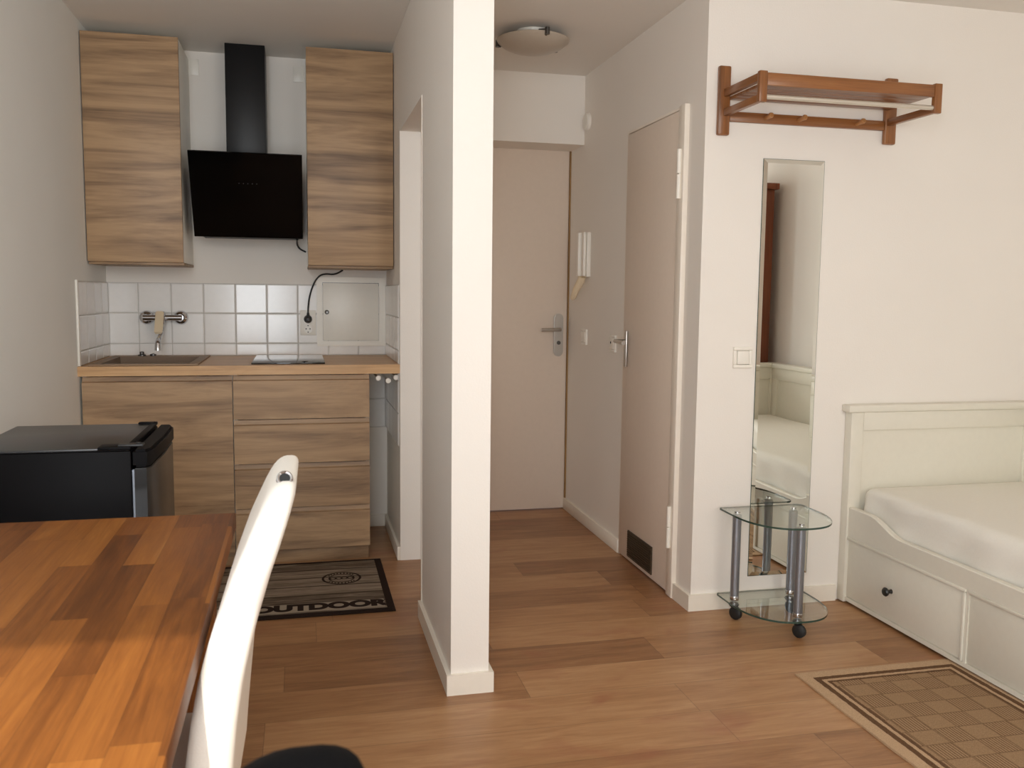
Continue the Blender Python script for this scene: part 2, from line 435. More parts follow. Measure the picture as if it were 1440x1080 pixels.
# entry door
DX0, DX1 = 1.497, 2.361
bm = B(); box(bm, (DX0, YE - .004, .006), (DX1, YE + .038, 2.024), .002); d1 = struct('door_1', bm, 'door', smooth=35)
part('door_frame', d1, 'brownframe', lambda bm: (box(bm, (DX1 + .001, YE - .012, 0), (XH, YE + .04, 2.034)), box(bm, (1.49, YE - .012, 2.026), (DX1 + .001, YE + .04, 2.034)), box(bm, (1.49, YE - .012, 0), (DX0 - .001, YE + .04, 2.026))), 0)
def pill(cx, cz, hw, z0, z1, n=10):
    pts = [(cx + hw * math.cos(a), z1 - hw + hw * math.sin(a)) for a in [PI * k / n for k in range(n + 1)]]
    pts += [(cx + hw * math.cos(a), z0 + hw + hw * math.sin(a)) for a in [PI + PI * k / n for k in range(n + 1)]]
    return pts
dh = part('door_handle', d1, 'steel', lambda bm: prism(bm, pill(2.312, 0, .027, .876, 1.116), YE - .013, YE - .004, 'y', .002), label='brushed steel lever on a rounded long plate')
part('lever', dh, 'steel', lambda bm: (tube(bm, [(2.312, YE - .012, 1.028), (2.312, YE - .045, 1.028), (2.306, YE - .055, 1.028), (2.296, YE - .058, 1.028), (2.2, YE - .056, 1.026)], .0095, 14)))
part('lock_cylinder', dh, 'darkmetal', lambda bm: lathe(bm, [(0, .0), (.011, 0), (.011, .006), (0, .006)], (2.312, YE - .013, .953), (0, -1, 0), 18))

# bathroom door
XS = XH - .012
bm = B(); box(bm, (XS, -.735, .008), (XS + .04, -1.309, 1.944), .003); d2 = struct('door_2', bm, 'door', smooth=35)
def dframe(bm):
    box(bm, (XH - .02, -1.313, 0), (XH + .02, DY1 - .002, DZ + .002), .004)
    box(bm, (XH - .008, DY0 + .002, 0), (XH + .02, -.732, DZ + .002), .002)
    box(bm, (XH - .010, -.732, 1.948), (XH + .02, -1.313, DZ + .002), .002)
part('door_frame', d2, 'frame', dframe)
for z0, z1 in ((1.60, 1.79), (.205, .375)):
    def hg(bm):
        y = -1.343; zm = (z0 + z1) / 2
        tube(bm, [(XH - .026, y, z0), (XH - .026, y, zm - .002)], .009, 12); tube(bm, [(XH - .026, y, zm + .002), (XH - .026, y, z1)], .009, 12)
        box(bm, (XH - .026, y - .004, z0 + .01), (XH - .012, y + .004, z1 - .01))
    part('hinge', d2, 'plastic', hg)
h2 = part('door_handle', d2, 'steel', lambda bm: box(bm, (XS - .009, -.762, .895), (XS, -.795, 1.062), .004), label='chrome lever on a narrow straight plate')
part('lever', h2, 'steel', lambda bm: tube(bm, [(XS - .008, -.778, 1.012), (XS - .05, -.778, 1.014), (XS - .058, -.784, 1.014), (XS - .06, -.796, 1.014), (XS - .058, -.892, 1.010)], .0092, 12))
def grille(bm):
    y0, y1, z0, z1 = -.862, -1.150, .028, .150
    box(bm, (XS - .006, y0, z0), (XS, y1, z1), .001)
    for i in range(11):
        z = z0 + .009 + i * .0104
        box(bm, (XS - .010, y0 - .008, z), (XS - .005, y1 + .008, z + .0045))
part('vent_grille', d2, 'vent', grille, 0, label='dark bronze ventilation grille')

# ------------------------------------------------------------------ wall tiles
def tiles(bm, origin, u, v, n, cols, rows, th=.006, gap=.0035):
    o = Vector(origin); u = Vector(u); v = Vector(v); n = Vector(n)
    for ci in range(len(cols) - 1):
        for ri in range(len(rows) - 1):
            a0, a1 = cols[ci] + gap / 2, cols[ci + 1] - gap / 2; b0, b1 = rows[ri] + gap / 2, rows[ri + 1] - gap / 2
            t1, t2 = random.uniform(-1, 1) * .0008, random.uniform(-1, 1) * .0003
            e = .004; q = []
            for (a, b, sx, sy) in ((a0, b0, -1, -1), (a1, b0, 1, -1), (a1, b1, 1, 1), (a0, b1, -1, 1)):
                lift = th + sx * t1 + sy * t2
                q.append((o + u * a + v * b, o + u * a + v * b + n * (lift - .0018), o + u * (a - sx * e) + v * (b - sy * e) + n * lift))
            V = [[bm.verts.new(p) for p in k] for k in q]
            for i in range(4):
                j = (i + 1) % 4
                for k in range(2): bm.faces.new((V[i][k], V[j][k], V[j][k + 1], V[i][k + 1]))
            bm.faces.new([V[i][2] for i in range(4)])
colsB = [0.006, .1413] + [.1413 + .15 * k for k in range(1, 9)]
colsB = [c for c in colsB if c < 1.33] + [1.330]
rows = [.903, .9625, 1.1115, 1.2575]
bm = B(); tiles(bm, (0, -.002, 0), (1, 0, 0), (0, 0, 1), (0, -1, 0), colsB, rows)
tb = struct('tile_backsplash', bm, 'tile', smooth=0)
part('grout', tb, 'grout', bx((0, -.0035, .900), (XP, 0, 1.2585)), 0)
bm = B(); tiles(bm, (.002, 0, 0), (0, -1, 0), (0, 0, 1), (1, 0, 0), [.006, .157, .307, .457, .604], rows)
tl = struct('tile_backsplash', bm, 'tile', smooth=0)
part('grout', tl, 'grout', bx((0, -.606, .903), (.0035, 0, 1.2585)), 0)
part('edge_strip', tl, 'plastic', bx((0, -.622, .903), (.009, -.606, 1.262), .002))
bm = B(); tiles(bm, (XP - .002, 0, 0), (0, -1, 0), (0, 0, 1), (-1, 0, 0), [.006, .157, .307, .457, .62], rows)
tr_ = struct('tile_backsplash', bm, 'tile', smooth=0)
part('grout', tr_, 'grout', bx((XP - .0035, -.622, .900), (XP, 0, 1.2585)), 0)
bm = B(); tiles(bm, (0, -.002, 0), (1, 0, 0), (0, 0, 1), (0, -1, 0), [1.03, 1.18, 1.328], [.527, .676, .825, .860])
tiles(bm, (XP - .002, 0, 0), (0, -1, 0), (0, 0, 1), (-1, 0, 0), [.008, .157, .307, .457, .607], [.527, .676, .825, .860])
tlow = struct('tile_backsplash', bm, 'tile', smooth=0)
part('grout', tlow, 'grout', lambda bm: (box(bm, (1.03, -.0035, .525), (XP - .0036, 0, .861)), box(bm, (XP - .0035, -.61, .525), (XP, 0, .861))), 0)

# ------------------------------------------------------------------ kitchen
def wall_cab(x0, x1, label, plate=False):
    z0, z1, yb, yf = 1.346, 2.316, -.002, -.399
    t = thing('wall_cabinet', ((x0 + x1) / 2, yb, z0), label, 'cabinet', 'wall cabinets above the worktop')
    part('body', t, 'white', bx((x0 + .002, yb, z0), (x1 - .002, yf + .020, z1), .001))
    part('bottom_panel', t, 'oak', bx((x0 + .001, yb, z0 - .012), (x1 - .001, yf + .021, z0 - .0005), .001), label='oak-look bottom panel')
    part('door', t, 'oak', bx((x0 + .0015, yf + .018, z0 - .001), (x1 - .0015, yf, z1 + .001), .0015), label='oak-look door front with horizontal grain')
    return t
wall_cab(.003, .4005, 'oak-look wall cabinet in the left corner above the sink')
wall_cab(.940, 1.333, 'oak-look wall cabinet right of the black hood, above the fuse box')

ZW = .902
YF, YG = -.616, -.598
def front(bm, x0, x1, z0, z1, g=.0018):
    # slab front with a recessed bevelled grip along its top edge
    gr = .024
    pr = [(YF, z0 + g), (YG, z0 + g), (YG, z1 - g - .001), (YF + .0155, z1 - g - .001), (YF + .012, z1 - gr + .002), (YF, z1 - gr - .002)]
    prism(bm, pr, x0 + g, x1 - g, 'x')
def base_cab(x0, x1, label, fronts, name):
    t = thing('base_cabinet', ((x0 + x1) / 2, -.3, 0), label, 'cabinet', 'base cabinets under the worktop')
    def carc(bm):
        box(bm, (x0 + .001, -.01, .072), (x1 - .001, YG - .0005 + .002, .1), .001)
        box(bm, (x0 + .001, -.01, .1), (x0 + .019, YG + .0015, .858)); box(bm, (x1 - .019, -.01, .1), (x1 - .001, YG + .0015, .858))
        box(bm, (x0 + .019, -.01, .1), (x1 - .019, -.02, .858))
    part('body', t, 'white', carc, 0)
    part('plinth', t, 'oak', bx((x0 + .001, -.565, 0), (x1 - .005, -.548, .0715), .001))
    for z0, z1 in fronts:
        part(name, t, 'oak', lambda bm: front(bm, x0, x1, z0, z1), 25)
    return t
base_cab(.0077, .6126, 'oak-look base cabinet with one large door under the sink', [(.0725, .859)], 'door')
base_cab(.6126, 1.202, 'oak-look base cabinet with four drawers under the cooktop', [(.662, .859), (.464, .662), (.264, .464), (.0725, .264)], 'drawer')

# worktop with the sink cut out
SX0, SX1, SY0, SY1 = .035, .472, -.605, -.05
bm = B()
def wt(bm):
    z0, z1 = .8615, ZW; yf = -.636
    a, b = .0, XP - .0005
    xs = [a, SX0 + .012, SX1 - .012, b]; ys = [yf, SY0 + .012, SY1 - .012, -.0065]
    for i in range(3):
        for j in range(3):
            if (i, j) == (1, 1): continue
            box(bm, (xs[i], ys[j], z0), (xs[i + 1], ys[j + 1], z1))
    bmesh.ops.remove_doubles(bm, verts=bm.verts, dist=.0001)
    # inner doubled faces out
    kill = [f for f in bm.faces if any(g is not f and (g.calc_center_median() - f.calc_center_median()).length < 1e-5 for v in f.verts for g in v.link_faces)]
    bmesh.ops.delete(bm, geom=list(set(kill)), context='FACES_ONLY')
wt(bm); tag(obj('worktop', bm, 'worktop', None, 0, origin=(.668, -.32, .86)), 'light oak worktop running wall to wall over the base cabinets', 'worktop')

t = thing('kitchen_sink', ((SX0 + SX1) / 2, (SY0 + SY1) / 2, ZW), 'brown composite sink set in the left end of the worktop', 'sink')
def rim(bm):
    z0, z1 = ZW + .0003, ZW + .007; i0, i1, j0, j1 = .075, .432, -.56, -.145
    for a, b in (((SX0, SY0), (SX1, j0)), ((SX0, j1), (SX1, SY1)), ((SX0, j0), (i0, j1)), ((i1, j0), (SX1, j1))):
        box(bm, (a[0], a[1], z0), (b[0], b[1], z1), .001)
part('rim', t, 'sink', rim)
def bowl(bm):
    i0, i1, j0, j1 = .0752, .4318, -.5598, -.1452; zt, zb = ZW + .0065, ZW - .16; q = .02
    top = [(i0, j0), (i1, j0), (i1, j1), (i0, j1)]; bot = [(i0 + q, j0 + q), (i1 - q, j0 + q), (i1 - q, j1 - q), (i0 + q, j1 - q)]
    A = [bm.verts.new((x, y, zt)) for x, y in top]; Bv = [bm.verts.new((x, y, zb)) for x, y in bot]
    for k in range(4): bm.faces.new((A[k], A[(k + 1) % 4], Bv[(k + 1) % 4], Bv[k]))
    bm.faces.new(Bv)
part('bowl', t, 'sinkdark', bowl, 0)
part('drain', t, 'steel', lambda bm: lathe(bm, [(0, 0), (.04, 0), (.042, .004), (.03, .003), (0, .002)], (.255, -.35, ZW - .1598), (0, 0, 1), 24))
part('drain_knob', t, 'darkmetal', lambda bm: (lathe(bm, [(0, .0), (.018, 0), (.018, .006), (.010, .009), (.010, .02), (0, .022)], (.165, -.095, ZW + .0072), (0, 0, 1), 18), lathe(bm, [(0, 0), (.014, 0), (.014, .008), (0, .012)], (.215, -.095, ZW + .0072), (0, 0, 1), 18)))

t = thing('kitchen_faucet', (.257, -.004, 1.09), 'chrome wall-mounted mixer tap on the tiles above the sink', 'faucet')
def rose(x): return lambda bm: lathe(bm, [(0, 0), (.034, 0), (.034, .006), (.029, .018), (.02, .022), (.017, .05), (0, .05)], (x, -.009, 1.09), (0, -1, 0), 28)
part('rosette', t, 'chrome', rose(.180)); part('rosette', t, 'chrome', rose(.336))
part('mixer_body', t, 'chrome', lambda bm: (tube(bm, [(.168, -.062, 1.09), (.17, -.062, 1.09), (.345, -.062, 1.09), (.348, -.062, 1.09)], [.010, .0145, .0145, .010], 20), lathe(bm, [(0, -.03), (.021, -.03), (.023, -.02), (.023, .02), (.019, .03), (0, .03)], (.249, -.066, 1.09), (0, 0, 1), 24)))
part('lever', t, 'lever', lambda bm: prism(bm, [(-.061, 1.118), (-.088, 1.122), (-.152, 1.026), (-.146, 1.016), (-.074, 1.086)], .230, .267, 'x', .004), label='flat bright lever handle')
part('spout', t, 'chrome', lambda bm: tube(bm, [(.251, -.066, 1.062), (.252, -.072, 1.035), (.253, -.10, 1.012), (.255, -.17, .995), (.257, -.215, .985), (.258, -.235, .972), (.258, -.24, .953), (.258, -.24, .944)], [.011, .011, .011, .0115, .0125, .0135, .014, .014], 16))

t = thing('cooktop', (.85, -.32, ZW), 'black two-zone ceramic cooktop let into the worktop', 'cooktop')
part('glass_plate', t, 'cooktop', bx((.690, -.574, ZW + .0003), (1.008, -.070, ZW + .0065), .002))
def ring(bm, c, r, w=.0012, seg=48):
    lo = [bm.verts.new((c[0] + (r - w) * math.cos(2 * PI * k / seg), c[1] + (r - w) * math.sin(2 * PI * k / seg), c[2])) for k in range(seg)]
    hi = [bm.verts.new((c[0] + (r + w) * math.cos(2 * PI * k / seg), c[1] + (r + w) * math.sin(2 * PI * k / seg), c[2])) for k in range(seg)]
    for k in range(seg): bm.faces.new((lo[k], lo[(k + 1) % seg], hi[(k + 1) % seg], hi[k]))
# hood
t = thing('range_hood', (.678, -.004, 1.468), 'black angled glass range hood with a square chimney between the wall cabinets', 'hood')
part('chimney', t, 'hoodblack', bx((.578, -.004, 1.72), (.757, -.200, 2.3592), .002))
HX0, HX1 = .438, .919
part('body', t, 'hoodblack', lambda bm: prism(bm, [(-.004, 1.478), (-.28, 1.478), (-.452, 1.772), (-.20, 1.80), (-.004, 1.80)], HX0 + .02, HX1 - .02, 'x'), 0)
gp = part('glass_panel', t, 'blackgloss', lambda bm: prism(bm, [(-.294, 1.472), (-.302, 1.468), (-.502, 1.821), (-.494, 1.826), (-.455, 1.79)], HX0, HX1, 'x', .001), 0, 'black glass front panel leaning out at the top')
def ctrl(bm):
    d = Vector((0, -.2, .353)).normalized(); n = Vector((0, -.353, -.2)).normalized()
    for k in range(5):
        p = Vector((.645 + k * .019, -.302, 1.468)) + d * .265 + n * .0008
        a = .0013
        vs = [bm.verts.new(p + Vector((sx * a, 0, 0)) + d * sy * a) for sx, sy in ((-1, -1), (1, -1), (1, 1), (-1, 1))]
        bm.faces.new(vs)
part('touch_control', gp, 'greymetal', ctrl, 0)

# power cord
cord = thing('power_cord', (.94, -.02, 1.087), 'black power cord hanging from the hood down to the wall socket', 'cord')
def smoothpath(pts, n=6):
    pts = [Vector(p) for p in pts]; out = []
    for i in range(len(pts) - 1):
        p0, p1, p2, p3 = pts[max(i - 1, 0)], pts[i], pts[i + 1], pts[min(i + 2, len(pts) - 1)]
        for k in range(n):
            s = k / n
            out.append(.5 * ((2 * p1) + (p2 - p0) * s + (2 * p0 - 5 * p1 + 4 * p2 - p3) * s * s + (3 * p1 - p0 - 3 * p2 + p3) * s ** 3))
    out.append(pts[-1]); return out
part('cable', cord, 'black', lambda bm: tube(bm, smoothpath([(.892, -.12, 1.476), (.892, -.06, 1.455), (.905, -.022, 1.435), (.934, -.014, 1.420)]), .0042, 10))
part('cable', cord, 'black', lambda bm: tube(bm, smoothpath([(1.115, -.016, 1.333), (1.09, -.024, 1.318), (1.065, -.027, 1.311), (1.03, -.027, 1.312), (1.0, -.026, 1.302), (.972, -.024, 1.265), (.95, -.026, 1.20), (.942, -.035, 1.14), (.941, -.04, 1.112)]), .0042, 10))
part('plug', cord, 'black', lambda bm: (lathe(bm, [(0, 0), (.019, 0), (.0205, .004), (.0195, .018), (.013, .034), (.008, .04), (0, .041)], (.9405, -.0175, 1.085), (0, -1, 0), 24), tube(bm, [(.9405, -.04, 1.088), (.941, -.041, 1.104), (.941, -.04, 1.118)], [.009, .0075, .0055], 12)))

t = thing('wall_socket', (.94, -.006, 1.066), 'white double wall socket on the tiles beside the fuse box', 'socket')
part('frame', t, 'plastic', bx((.902, -.0085, 1.004), (.979, -.0145, 1.129), .002))
def insert(z):
    def f(bm):
        lathe(bm, [(.0225, 0), (.0225, .0025), (.0195, .0022), (.0185, .0008), (0, .0008)], (.9405, -.0145, z), (0, -1, 0), 28)
    return f
for z in (1.088, 1.036):
    i_ = part('socket_insert', t, 'plastic', insert(z))
    part('pin_hole', i_, 'darkhole', lambda bm: [lathe(bm, [(0, 0), (.0032, 0), (.0032, .0008), (0, .0008)], (.9405 + dx, -.0152, z + dz), (0, -1, 0), 10) for dx, dz in ((-.0095, 0), (.0095, 0), (0, .0165), (0, -.0165))], 0)

t = thing('fuse_box', (1.16, -.008, 1.12), 'white metal fuse box with a locked door set in the tiles', 'fuse box')
def fb(bm):
    x0, x1, z0, z1, i0, i1, k0, k1 = .984, 1.329, .949, 1.298, 1.013, 1.296, .975, 1.270
    for a, b in (((x0, z0), (x1, k0)), ((x0, k1), (x1, z1)), ((x0, k0), (i0, k1)), ((i1, k0), (x1, k1))):
        box(bm, (a[0], -.0005, a[1]), (b[0], -.019, b[1]))
part('frame', t, 'white', fb, 0)
part('gap_shade_plate', t, 'darkmetal', bx((1.0131, -.0008, .9751), (1.2959, -.0055, 1.2699)), 0)  # dark plate added so the gap round the door reads as shade
fd = part('door', t, 'white', bx((1.0155, -.006, .9775), (1.2935, -.0165, 1.2675), .001))
part('lock', fd, 'darkmetal', lambda bm: lathe(bm, [(0, 0), (.011, 0), (.011, .003), (.007, .005), (0, .004)], (1.034, -.0165, 1.121), (0, -1, 0), 20))

for x0, z0, lab in ((.392, 2.248, 'small square white cover plate beside the left wall cabinet'), (.884, 2.246, 'small square white cover plate beside the right wall cabinet')):
    bm = B(); box(bm, (x0, -.0002, z0), (x0 + .052, -.006, z0 + .076), .002)
    tag(obj('cover_plate', bm, 'plastic', None), lab, 'cover plate', 'cover plates under the kitchen ceiling')

t = thing('towel_rail', (1.285, -.3, .83), 'three-armed white-tipped towel rail under the worktop end', 'towel rail')
part('bracket', t, 'plastic', bx((1.225, -.06, .812), (1.334, -.30, .8608), .002))
for x, z in ((1.242, .838), (1.286, .826), (1.322, .840)):
    a = part('arm', t, 'chrome', lambda bm: tube(bm, [(x, -.08, z), (x, -.60, z)], .006, 12))
    part('tip', a, 'plastic', lambda bm: lathe(bm, [(0, -.022), (.011, -.022), (.0125, -.004), (.0125, .001), (.010, .004), (0, .005)], (x, -.6, z), (0, -1, 0), 18))

# kitchen mat
MX0, MX1, MY0, MY1 = .52, 1.247, -.608, -1.294
t = thing('kitchen_mat', ((MX0 + MX1) / 2, (MY0 + MY1) / 2, 0), 'dark grey printed mat with dark border in front of the drawers', 'mat')
part('base', t, 'mat', bx((MX0 + .024, MY0 - .020, .0005), (MX1 - .030, MY1 + .036, .0072)), 0)
def mb(bm):
    o = [(MX0, MY0), (MX1, MY0), (MX1, MY1), (MX0, MY1)]; i = [(MX0 + .024, MY0 - .020), (MX1 - .03, MY0 - .020), (MX1 - .03, MY1 + .036), (MX0 + .024, MY1 + .036)]
    for a, b in (((MX0, MY1), (MX1, MY1 + .036)), ((MX0, MY0 - .020), (MX1, MY0)), ((MX0, MY1 + .036), (MX0 + .024, MY0 - .020)), ((MX1 - .03, MY1 + .036), (MX1, MY0 - .020))):
        box(bm, (a[0], a[1], .0004), (b[0], b[1], .0068), .002)
part('border', t, 'matdark', mb)
ls = part('letter_strip', t, 'matlight', bx((MX0 + .03, -1.248, .0060), (MX1 - .036, -1.158, .0078)), 0)
def text_mesh(body, size, loc, off=0.0, sx=1.0):
    cu = bpy.data.curves.new('t', 'FONT'); cu.body = body; cu.size = size; cu.align_x = 'CENTER'; cu.align_y = 'CENTER'; cu.offset = off; cu.extrude = .0003
    to_ = bpy.data.objects.new('t', cu); COL.objects.link(to_)
    dg = bpy.context.evaluated_depsgraph_get(); me = bpy.data.meshes.new_from_object(to_.evaluated_get(dg))
    bpy.data.objects.remove(to_); bm = bmesh.new(); bm.from_mesh(me); bpy.data.meshes.remove(me)
    bmesh.ops.scale(bm, vec=(sx, 1, 1), verts=bm.verts); bmesh.ops.translate(bm, vec=loc, verts=bm.verts); return bm
bmT = text_mesh('OUTDOOR', .092, (.962, -1.203, .0082), .006, 1.08)
obj('lettering', bmT, 'matdark', ls, 0)
def stamp(bm):
    for r, w in ((.078, .005), (.052, .003)): ring(bm, (1.06, -.865, .0074), r, w, 40)
    for k in range(9):
        a = -.9 + k * .22
        for s in (1, -1):
            c = Vector((1.06 + .065 * math.sin(a) , -.865 + s * .065 * math.cos(a), .0074))
            box(bm, (c.x - .003, c.y - .006, .0072), (c.x + .003, c.y + .006, .0076))
    for k in range(4): ring(bm, (1.024 + k * .024, -.865, .0074), .013, .0035, 16)
part('stamp_print', t, 'matdark', stamp, 0)

# ------------------------------------------------------------------ mini fridge
FX0, FX1, FY0, FY1, FZ = .125, .497, -2.345, -1.915, .84
t = thing('mini_fridge', (.32, -2.13, 0), 'black mini fridge standing by the left wall behind the table', 'fridge')
part('body', t, 'fridge', bx((FX0, FY0 + .001, .02), (FX1, FY1 - .001, FZ - .0065), .005))
part('top_panel', t, 'fridgetop', bx((FX0 + .002, FY0 + .004, FZ - .0064), (FX1 - .004, FY1 - .003, FZ), .002))
part('top_rim', t, 'fridge', lambda bm: (box(bm, (FX1 - .075, FY0 - .002, FZ - .004), (FX1 - .0, FY0 + .05, FZ + .004), .002), box(bm, (FX1 - .05, FY1 - .02, FZ - .004), (FX1, FY1 + .001, FZ + .005), .002), box(bm, (FX1 - .016, FY0 + .05, FZ - .003), (FX1 + .001, FY1 - .02, FZ + .003), .002)))
dr = part('door', t, 'fridgedoor', lambda bm: prism(bm, [(FX1 + .006, FY0 + .002), (FX1 + .034, FY0 + .004), (FX1 + .043, FY0 + .03), (FX1 + .047, (FY0 + FY1) / 2), (FX1 + .043, FY1 - .03), (FX1 + .034, FY1 - .004), (FX1 + .006, FY1 - .002)], .03, FZ - .05, 'z', .002), 25, 'glossy black door')
part('door_cap', dr, 'fridge', lambda bm: prism(bm, [(FX1 + .004, FY0), (FX1 + .036, FY0 + .002), (FX1 + .046, FY0 + .03), (FX1 + .050, (FY0 + FY1) / 2), (FX1 + .046, FY1 - .03), (FX1 + .036, FY1 - .002), (FX1 + .004, FY1)], FZ - .048, FZ - .004, 'z', .006), 40)
part('hinge_cover', t, 'black', lambda bm: (box(bm, (FX1 - .03, FY0 + .002, FZ + .003), (FX1 + .028, FY0 + .03, FZ + .009), .002), lathe(bm, [(0, 0), (.006, 0), (.006, .003), (0, .004)], (FX1 + .016, FY0 + .016, FZ + .009), (0, 0, 1), 12)))
part('seal', t, 'greymetal', bx((FX1 - .0005, FY0 + .01, .04), (FX1 + .0055, FY0 + .02, FZ - .055)), 0)
for sx in (FX0 + .04, FX1 - .04):
    for sy in (FY0 + .05, FY1 - .05):
        part('foot', t, 'black', lambda bm: lathe(bm, [(0, 0), (.016, 0), (.016, .02), (0, .0205)], (sx, sy, 0), (0, 0, 1), 14))

# ------------------------------------------------------------------ dining table
TX0, TX1, TY0, TY1, TZ = .02, .762, -4.52, -2.678, .75
t = thing('dining_table', (.39, -3.6, 0), 'solid butcher-block dining table in orange-brown wood by the left wall', 'table')
part('tabletop', t, 'table', bx((TX0, TY0, TZ - .034), (TX1, TY1, TZ), .003))
part('apron', t, 'table', lambda bm: (box(bm, (TX0 + .08, TY0 + .08, TZ - .1), (TX0 + .1, TY1 - .08, TZ - .0345)), box(bm, (TX1 - .1, TY0 + .08, TZ - .1), (TX1 - .08, TY1 - .08, TZ - .0345)), box(bm, (TX0 + .1, TY1 - .1, TZ - .1), (TX1 - .1, TY1 - .08, TZ - .0345)), box(bm, (TX0 + .1, TY0 + .08, TZ - .1), (TX1 - .1, TY0 + .1, TZ - .0345))), 0)
for a in (TX0 + .04, TX1 - .10):
    for b in (TY0 + .04, TY1 - .10):
        part('leg', t, 'table', bx((a, b, 0), (a + .06, b + .06, TZ - .035), .003))

# ------------------------------------------------------------------ dining chairs
# backrest centre line in the x-z plane (local x: to the back of the chair, z up) and half thickness
BP = [(-.018, .44, .031), (-.014, .50, .032), (-.008, .56, .032), (.000, .63, .031), (.012, .70, .0298), (.030, .77, .028), (.053, .84, .0255), (.079, .905, .0225), (.098, .951, .0195)]
def bp(z):
    for (x0, z0, h0), (x1, z1, h1) in zip(BP, BP[1:]):
        if z <= z1:
            s = (z - z0) / (z1 - z0); return x0 + (x1 - x0) * s, h0 + (h1 - h0) * s
    return BP[-1][0], BP[-1][2]
def backrest(bm, W=.42, ztop=.951, z0=.44, R=.115, thick=1.0):
    # outline in (y,z), swept through the thickness with a rounded rim
    out = []
    hw = W / 2
    n = 18
    for k in range(14): out.append((-hw, z0 + (ztop - R - z0) * k / 14))
    for k in range(n + 1):
        a = PI - (PI / 2) * k / n; out.append((-hw + R + R * math.cos(a), ztop - R + R * math.sin(a)))
    for k in range(1, 8): out.append((-hw + R + (W - 2 * R) * k / 8, ztop))
    for k in range(n + 1):
        a = PI / 2 - (PI / 2) * k / n; out.append((hw - R + R * math.cos(a), ztop - R + R * math.sin(a)))
    for k in range(13, -1, -1): out.append((hw, z0 + (ztop - R - z0) * k / 14))
    cy, cz = 0, .70
    loops = []
    prof = [(math.copysign(abs(math.sin(f_)) ** .75, f_), .026 * (1 - math.cos(f_) ** .8)) for f_ in [math.radians(v) for v in (-89.9, -78, -64, -50, -36, -22, -8, 8, 22, 36, 50, 64, 78, 89.9)]]
    for t_, ins in [(-1, .055)] + prof + [(1, .055)]:
        L = []
        for i, (y, z) in enumerate(out):
            p0 = Vector(out[max(i - 1, 0)]); p1 = Vector(out[min(i + 1, len(out) - 1)])
            tg = (p1 - p0).normalized(); nrm = Vector((-tg.y, tg.x))    # outward to the left of travel
            yy, zz = y - nrm.x * ins, z - nrm.y * ins
            zz = max(zz, z0)
            x, h = bp(min(zz, ztop)); h *= thick; curve = 0
            L.append(bm.verts.new((x + t_ * h + curve, yy, zz)))
        loops.append(L)
    for A, Bv in zip(loops, loops[1:]):
        for i in range(len(A) - 1): bm.faces.new((A[i], A[i + 1], Bv[i + 1], Bv[i]))
    for L in (loops[0], loops[-1]):
        n_ = len(L)
        for i in range(n_ // 2 - 1): bm.faces.new((L[i], L[i + 1], L[n_ - 2 - i], L[n_ - 1 - i]))
    bt = [L[0] for L in loops]; bt2 = [L[-1] for L in loops]
    for A, Bv in zip(range(len(loops) - 1), range(1, len(loops))):
        bm.faces.new((bt[A], bt[Bv], bt2[Bv], bt2[A]))
def chair(label, mat):
    t = thing('dining_chair', (0, 0, 0), label, 'chair', 'padded dining chairs along the table')
    br = part('backrest', t, mat, (lambda bm: backrest(bm, thick=1.0 if mat == 'leather' else 1.85)), 60, local=True)
    gx, gh = bp(.951)
    ax = Vector((.05, -.85, .55)).normalized()
    gp_ = Vector((gx - .002, -.100, .9535))
    gm = part('grommet', br, 'chrome' if mat == 'leather' else 'black', lambda bm: lathe(bm, [(.0078, -.004), (.0078, .0016), (.0098, .0030), (.0118, .0014), (.0122, -.004)], gp_, ax, 24), 40, local=True)
    part('eyelet_hole', gm, 'darkhole', lambda bm: lathe(bm, [(0, .0008), (.0080, .0008)], gp_, ax, 20), 0, local=True)
    part('seat', t, mat, lambda bm: box(bm, (-.41, -.215, .395), (-.005, .215, .475), .025, 4), 60, local=True)
    for sx, sy in ((-.375, -.18), (-.375, .18), (-.026, -.18), (-.026, .18)):
        part('leg', t, 'darkmetal' if mat != 'leather' else 'chrome', lambda bm: prism(bm, [(sx - .016, sy - .016), (sx + .016, sy - .016), (sx + .016, sy + .016), (sx - .016, sy + .016)], 0, .3955, 'z'), 0, local=True)
    return t
c1 = chair('white leather dining chair with sunlit padded back at the table edge', 'leather')
c1.location = (.782, -3.225, 0); c1.rotation_euler = (0, 0, math.radians(-1.0))
c2 = chair('black padded dining chair, only the rounded top of its back in view', 'blackleather')
c2.location = (.808, -4.234, 0); c2.rotation_euler = (0, 0, 0)

